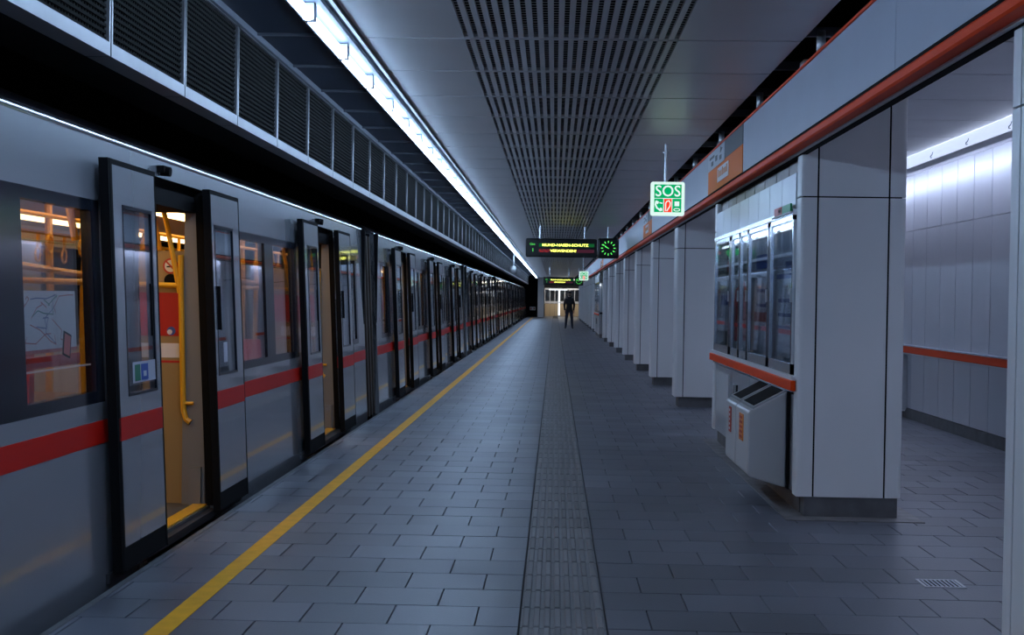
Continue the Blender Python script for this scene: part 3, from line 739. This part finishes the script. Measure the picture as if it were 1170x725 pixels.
# round no-smoking notice on the partition
pts = [o for o in CH[car] if o.name.startswith('partition')]
pt = sorted(pts, key=lambda o: o.location.y)[3]
def disc(r0, m, nm, cx, cz, y, ring=0, n=20):
    mb = MB(); a = [(cx + r0 * math.cos(2 * math.pi * i / n), cz + r0 * math.sin(2 * math.pi * i / n)) for i in range(n)]
    if ring:
        b = [(cx + ring * math.cos(2 * math.pi * i / n), cz + ring * math.sin(2 * math.pi * i / n)) for i in range(n)]
        for i in range(n):
            j = (i + 1) % n; mb.quad((a[i][0], y, a[i][1]), (a[j][0], y, a[j][1]), (b[j][0], y, b[j][1]), (b[i][0], y, b[i][1]))
    else: mb.prism(a, 'y', y, y + .002)
    return inst(nm, mb.mesh(nm, m, (-3.75, 0, 0)), pt)
disc(.052, 'paper', 'no_smoking_notice', -2.665, 1.685, .781); disc(.054, 'sticker_red', 'notice_ring', -2.665, 1.685, .7795, .042)
inst('notice_bar', MB().stroke([(-2.70, 1.72), (-2.63, 1.65)], .012, .780, .001).mesh('notice_bar', 'sticker_red', (-3.75, 0, 0)), pt)
inst('cigarette', MB().stroke([(-2.69, 1.68), (-2.635, 1.68)], .010, .7808, .001).mesh('cigarette', 'black', (-3.75, 0, 0)), pt)
disc(.045, 'black', 'round_notice', -2.665, 1.585, .781)
disc(.030, 'sticker_blue', 'blue_sticker', -2.655, 1.235, .777); disc(.018, 'paper', 'sticker_mark', -2.665, 1.228, .7755)

# ---------------------------------------------------------------- track trench and tunnel
tb_ = MB().box(-6.3, EDGE, Y0, 130, -1.3, -1.15).build('track_bed', 'concrete_dark'); tag(tb_, 'dark track bed under the train', None, None, 'structure')
wl_ = MB().box(-6.3, -6.0, Y0, 130, -1.15, 3.4).build('wall_left', 'concrete_dark'); tag(wl_, 'dark tunnel wall behind the train', None, None, 'structure')
tc = MB().box(-6.3, -2.62, Y0, 130, 3.3, 3.45).build('ceiling_tunnel', 'concrete_dark'); tag(tc, 'dark tunnel roof above the train', None, None, 'structure')
wb = MB().box(-6.3, 4.9, Y0 - .2, Y0, -1.3, 3.7).build('wall_back', 'pillar_panel'); tag(wb, 'end wall behind the viewpoint', None, None, 'structure')

# ---------------------------------------------------------------- hanging signs
def led_board(loc, label, clock_label, scale=1.0):
    X0, Yb, Zb = loc
    t = thing('departure_board', (X0, Yb, Zb), label, 'display', 'departure boards over the platform')
    b = MB().box(X0, X0 + 1.64, Yb, Yb + .2, Zb, Zb + .43).build('housing', 'led_housing', t, bevel=.03)
    px = .001934; y = Yb - .003
    def at(u, v): return (X0 + (u - 35) * px - X0, -.004, (300 - v) * px * .93)
    rot = (math.pi / 2, 0, 0)
    fl = lambda u0, u1, v0, v1, m, nm: MB().box(X0 + at(u0, 0)[0], X0 + at(u1, 0)[0], Yb - .003, Yb - .0005, Zb + at(0, v1)[2], Zb + at(0, v0)[2]).build(nm, m, t)
    fl(190, 850, 124, 167, 'led_green_dim', 'led_row'); fl(190, 322, 199, 240, 'led_red_dim', 'led_row'); fl(645, 850, 199, 240, 'led_red_dim', 'led_row')
    text('upper_line', 'MUND-NASEN-SCHUTZ', .082, 'led_yellow', t, at(505, 146), rot, .001, 1.06, .0012)
    text('lower_line', 'VERWENDEN!', .082, 'led_yellow', t, at(482, 219), rot, .001, .60, .0012)
    dots = MB()
    for i in range(9):
        for j in range(3):
            if (i * 7 + j * 3) % 4: dots.box(X0 + at(195 + i * 14, 0)[0], X0 + at(204 + i * 14, 0)[0], Yb - .005, Yb - .003, Zb + at(0, 236 - j * 13)[2], Zb + at(0, 227 - j * 13)[2])
    dots.build('led_dots', 'led_red', t)
    text('track_word', 'Gleis', .062, 'led_green', t, at(114, 136), rot, .001); text('track_number', '1', .12, 'led_green', t, at(120, 212), rot, .001)
    for u in (.33, 1.36): MB().tube([(X0 + u, Yb + .1, Zb + .43), (X0 + u, Yb + .1, CZ)], .025, 8).build('hanger_pole', 'steel', t)
    c = thing('platform_clock', (X0 + 1.66, Yb, Zb - .005), clock_label, 'clock', 'platform clocks')
    cx, cz = X0 + 1.655 + .245, Zb + .225
    MB().box(X0 + 1.655, X0 + 2.145, Yb, Yb + .2, Zb - .01, Zb + .455).build('housing', 'led_housing', c, bevel=.04)
    MB().tube([(cx, Yb + .1, Zb + .45), (cx, Yb + .1, CZ)], .02, 8).build('hanger_pole', 'steel', c)
    mk = MB()
    for i in range(12):
        a = i * math.pi / 6; r0, r1 = .125, .165
        mk.stroke([(cx + r0 * math.sin(a), cz + r0 * math.cos(a)), (cx + r1 * math.sin(a), cz + r1 * math.cos(a))], .018, Yb - .002, .002)
    mk.build('hour_marks', 'led_green', c)
    a = math.radians(295); MB().stroke([(cx, cz), (cx + .085 * math.sin(a), cz + .085 * math.cos(a))], .014, Yb - .002, .002).build('hour_hand', 'led_green', c)
    a = math.radians(306); MB().stroke([(cx + .01, cz - .01), (cx + .15 * math.sin(a), cz + .15 * math.cos(a))], .010, Yb - .004, .002).build('minute_hand', 'led_green', c)
led_board((-.69, 30.3, 2.455), 'hanging LED departure board with yellow text over the platform, nearer one', 'square black platform clock with green marks, beside the nearer board')
led_board((-.62, 71.0, 2.24), 'small far-away LED departure board over the distant platform', 'small far-away clock beside the distant board')

def sos(xc, y, zc, label):
    t = thing('emergency_sign', (xc, y, zc - .18), label, 'sign', 'green emergency signs')
    MB().box(xc - .18, xc + .18, y, y + .1, zc - .18, zc + .18).build('light_box', 'sos_white', t, bevel=.02)
    MB().box(xc - .145, xc + .145, y - .003, y - .0005, zc + .005, zc + .15).build('green_field', 'sos_green', t)
    MB().box(xc - .145, xc - .048, y - .003, y - .0005, zc - .145, zc - .001).build('green_field', 'sos_green', t); MB().box(xc + .050, xc + .145, y - .003, y - .0005, zc - .145, zc - .001).build('green_field', 'sos_green', t); MB().box(xc - .040, xc + .042, y - .003, y - .0005, zc - .145, zc - .003).build('red_field', 'sos_red', t)
    text('lettering', 'SOS', .165, 'sos_white', t, (0, -.005, .255), (math.pi / 2, 0, 0), .001, .265, .0015)
    yy = y - .0035
    ph = [(xc - .122, zc - .03), (xc - .13, zc - .065), (xc - .115, zc - .10), (xc - .08, zc - .125), (xc - .062, zc - .122)]
    MB().stroke(ph, .018, yy, .002).stroke([(xc - .125, zc - .035), (xc - .105, zc - .045)], .028, yy, .002).stroke([(xc - .085, zc - .125), (xc - .068, zc - .108)], .026, yy, .002).stroke([(xc - .085, zc - .045), (xc - .06, zc - .05)], .012, yy, .002).build('phone_symbol', 'sos_white', t)
    MB().stroke([(xc - .022, zc - .13), (xc - .022, zc - .05), (xc - .01, zc - .03), (xc + .012, zc - .022), (xc + .028, zc - .045), (xc + .024, zc - .08), (xc + .005, zc - .11), (xc - .008, zc - .13)], .011, yy, .002).build('extinguisher_symbol', 'sos_white', t)
    mb = MB().box(xc + .072, xc + .122, yy - .002, yy, zc - .08, zc - .03)
    el = [(xc + .097 + .032 * math.cos(q), zc - .118 + .014 * math.sin(q)) for q in [i * math.pi / 6 for i in range(13)]]
    mb.stroke(el, .008, yy, .002).build('handle_symbol', 'sos_white', t)
    MB().tube([(xc - .02, y + .05, zc + .18), (xc - .02, y + .05, CZ)], .018, 8).build('hanger_pole', 'steel', t)
    MB().tube([(xc - .02, y + .05, CZ - .1), (xc - .02, y + .05, CZ - .08)], .034, 8).build('pole_collar', 'steel', t)
sos(1.187, 14.07, 2.585, 'lit green SOS sign hanging nearest, left of the orange band')
sos(1.13, 52, 2.42, 'small far-away lit SOS sign hanging beside the distant board')

# dome camera hanging by the light line
dm = thing('dome_camera', (-1.66, 52, 2.5), 'small white dome camera hanging below the light line', 'camera')
MB().tube([(-1.66, 52, 2.72), (-1.66, 52, 3.325)], .03, 8).build('stem', 'white_paint', dm, smooth=True)
pf = [(2.48 + .13 - .13 * math.cos(q), max(.004, .13 * math.sin(q))) for q in [i * math.pi / 8 for i in range(9)]]
MB().tube([(-1.66, 52, q[0]) for q in pf], [q[1] for q in pf], 14).build('dome', 'white_paint', dm, smooth=True)
MB().tube([(-1.66, 52, 2.62), (-1.66, 52, 2.76)], [.137, .10], 14).build('collar', 'white_paint', dm)

# ---------------------------------------------------------------- far end of the platform
wf = MB().box(-6.0, -1.35, 106.5, 106.8, -1.15, 3.4).build('wall_far', 'black'); tag(wf, 'black tunnel end beyond the train', None, None, 'structure')
we = MB().box(-1.35, 4.8, 117.6, 117.9, 0, 3.6).build('wall_far_lobby', 'in_grey'); tag(we, 'end wall of the lobby beyond the platform', None, None, 'structure')
ep = MB().box(-1.37, -.87, 104.6, 105.1, 0, 3.18).build('end_pillar', 'pillar_panel', bevel=.02); tag(ep, 'white square pillar at the far left end of the platform', 'pillar')
sb = thing('tunnel_box', (-1.78, 106.2, .55), 'small white box with red ends at the tunnel mouth', 'box')
MB().box(-2.02, -1.56, 106.1, 106.42, .54, .82).build('body', 'white_paint', sb, bevel=.03); MB().box(-1.95, -1.87, 106.08, 106.1, .6, .76).box(-1.71, -1.63, 106.08, 106.1, .6, .76).build('red_mark', 'sticker_red', sb); MB().box(-2.0, -1.58, 106.42, 106.5, .5, 1.4).build('bracket', 'black', sb)
lb = thing('glass_partition', (.3, 112, 0), 'tan and glass lobby front at the far end of the platform', 'partition')
for i in range(7):
    xx = -.85 + i * .42
    MB().box(xx + .01, xx + .41, 112, 112.06, .02, 1.05).build('tan_panel', 'tan_wall', lb)
    MB().box(xx + .04, xx + .38, 112.02, 112.04, 1.3, 2.25).build('pane', 'case_glass', lb); MB().box(xx - .02, xx + .03, 112, 112.08, 1.05, 2.35).build('mullion', 'sign_white', lb)
MB().box(-.87, 2.2, 111.98, 112.1, 1.1, 1.28).build('sill_rail', 'sign_white', lb); MB().box(-.87, 2.2, 111.98, 112.1, 2.25, 2.4).build('head_rail', 'sign_white', lb)
for n, (xa, xb, yy, zz) in enumerate(((-.45, 1.0, 100, 2.62), (-.5, 1.0, 108, 2.2))):
    t = thing('lobby_lamp', ((xa + xb) / 2, yy, zz), ['upper white lamp bar under the far ceiling', 'lower white lamp bar before the lobby front'][n], 'lamp', 'lamp bars at the far end')
    MB().box(xa, xb, yy, yy + .12, zz, zz + .10).build('diffuser', 'lamp_white', t); MB().box(xa - .03, xb + .03, yy - .01, yy + .13, zz + .10, zz + .14).build('housing', 'white_paint', t); MB().tube([((xa + xb) / 2, yy + .06, zz + .14), ((xa + xb) / 2, yy + .06, CZ)], .02, 6).build('stem', 'steel', t)
t = thing('lobby_fill_panel', (.6, 110.5, 3.1), 'warm glowing panel added under the ceiling to brighten the far lobby', 'lamp')  # added glow panel, there only to light the lobby front
MB().box(-.4, 2.0, 109.9, 111.4, 3.10, 3.13).build('diffuser', 'lobby_fill', t); MB().box(-.43, 2.03, 109.87, 111.43, 3.13, 3.165).build('frame', 'white_paint', t)
lc_ = thing('light_column', (.36, 109, 0), 'slim bright white column at the far end of the platform', 'column')
MB().box(.29, .43, 109, 109.15, .12, 2.3).build('lit_face', 'lamp_white', lc_); MB().box(.25, .47, 108.99, 109.16, 0, .12).build('foot', 'steel', lc_); MB().box(.25, .47, 108.98, 109.17, 1.18, 1.24).build('collar', 'sign_dark', lc_)

# ---------------------------------------------------------------- person walking down the platform
def person(px, py):
    t = thing('person', (px, py, 0), 'person in black hooded jacket and dark jeans standing on the platform', 'person')
    J = {'pelvis': (0, 0, .97, .145), 'waist': (0, 0, 1.12, .15), 'chest': (0, -.01, 1.38, .175), 'neckb': (0, 0, 1.53, .085), 'neck': (0, -.01, 1.59, .062), 'head0': (0, -.02, 1.66, .085), 'head1': (0, -.02, 1.76, .10), 'head2': (0, -.015, 1.83, .07)}
    E_ = [('pelvis', 'waist'), ('waist', 'chest'), ('chest', 'neckb'), ('neckb', 'neck'), ('neck', 'head0'), ('head0', 'head1'), ('head1', 'head2')]
    for s, n in ((-1, 'l'), (1, 'r')):
        fw = -.10 if s > 0 else .06
        J.update({'sh' + n: (s * .19, 0, 1.47, .085), 'el' + n: (s * .245, .05, 1.18, .066), 'wr' + n: (s * .225, -.07, .96, .047), 'ha' + n: (s * .235, -.10, .88, .042),
                  'hip' + n: (s * .10, 0, .92, .115), 'kn' + n: (s * .135, fw * .6, .50, .078), 'an' + n: (s * .165, fw * .8 + .02, .09, .052), 'to' + n: (s * .19, fw * .8 - .15, .04, .04)})
        E_ += [('chest', 'sh' + n), ('sh' + n, 'el' + n), ('el' + n, 'wr' + n), ('wr' + n, 'ha' + n), ('pelvis', 'hip' + n), ('hip' + n, 'kn' + n), ('kn' + n, 'an' + n), ('an' + n, 'to' + n)]
        for q in range(4):
            J['f%d%s' % (q, n)] = (s * (.232 - .012 * (q == 0)), -.135 + .022 * q, .83, .011); J['g%d%s' % (q, n)] = (s * .222, -.13 + .021 * q, .785 - .008 * (q in (1, 2)), .009)
            E_ += [('ha' + n, 'f%d%s' % (q, n)), ('f%d%s' % (q, n), 'g%d%s' % (q, n))]
        J['th' + n] = (s * .215, -.15, .87, .012); J['ti' + n] = (s * .205, -.165, .83, .010); E_ += [('ha' + n, 'th' + n), ('th' + n, 'ti' + n)]
    keys = list(J); me = bpy.data.meshes.new('body'); me.from_pydata([J[k][:3] for k in keys], [(keys.index(a), keys.index(b)) for a, b in E_], [])
    o = bpy.data.objects.new('body', me); col.objects.link(o)
    sk = o.modifiers.new('skin', 'SKIN'); sd = me.skin_vertices[0].data
    for i, k in enumerate(keys):
        r_ = J[k][3]; ry = r_ * (.72 if k in ('waist', 'chest', 'pelvis') else 1); sd[i].radius = (r_, ry); sd[i].use_root = (k == 'pelvis')
    o.modifiers.new('sub', 'SUBSURF').levels = 2
    for m_ in o.modifiers: 
        if m_.type == 'SUBSURF': m_.render_levels = 2
    dg = bpy.context.evaluated_depsgraph_get(); m2 = bpy.data.meshes.new_from_object(o.evaluated_get(dg)); bpy.data.objects.remove(o)
    m2.name = 'body'; m2.materials.clear()
    for n in ('jacket', 'jeans', 'skin', 'shoe'): m2.materials.append(M[n])
    for p in m2.polygons:
        zc = p.center.z; xc = abs(p.center.x); p.use_smooth = True
        p.material_index = 2 if zc > 1.60 or (xc > .19 and zc < .93 and zc > .7) else 0 if zc > .93 or (zc > .86 and xc < .19) else 3 if zc < .10 else 1
    inst('body', m2, t)
    def ell(nm, m, c, rx, ry, rz, zmin=-1, ymin=None, n=14):
        bm = bmesh.new(); bmesh.ops.create_uvsphere(bm, u_segments=n, v_segments=10, radius=1)
        bmesh.ops.delete(bm, geom=[v for v in bm.verts if v.co.z < zmin or (ymin is not None and v.co.y < ymin)], context='VERTS')
        for v in bm.verts: v.co = Vector((c[0] + v.co.x * rx, c[1] + v.co.y * ry, c[2] + v.co.z * rz))
        q = bpy.data.meshes.new(nm); bm.to_mesh(q); bm.free(); q.materials.append(M[m])
        for p in q.polygons: p.use_smooth = True
        return inst(nm, q, t)
    ell('hair', 'hair', (0, .0, 1.775), .105, .118, .112, -.1); ell('hood', 'jacket', (0, .06, 1.60), .13, .11, .10)
    ell('mask', 'mask_cloth', (0, -.075, 1.685), .06, .05, .048); ell('nose', 'skin', (0, -.118, 1.725), .014, .02, .022)
    for s in (-1, 1): ell('eye', 'hair', (s * .034, -.108, 1.752), .012, .008, .007); ell('ear', 'skin', (s * .10, -.01, 1.735), .012, .022, .032)
    pass
person(.725, 65.7)
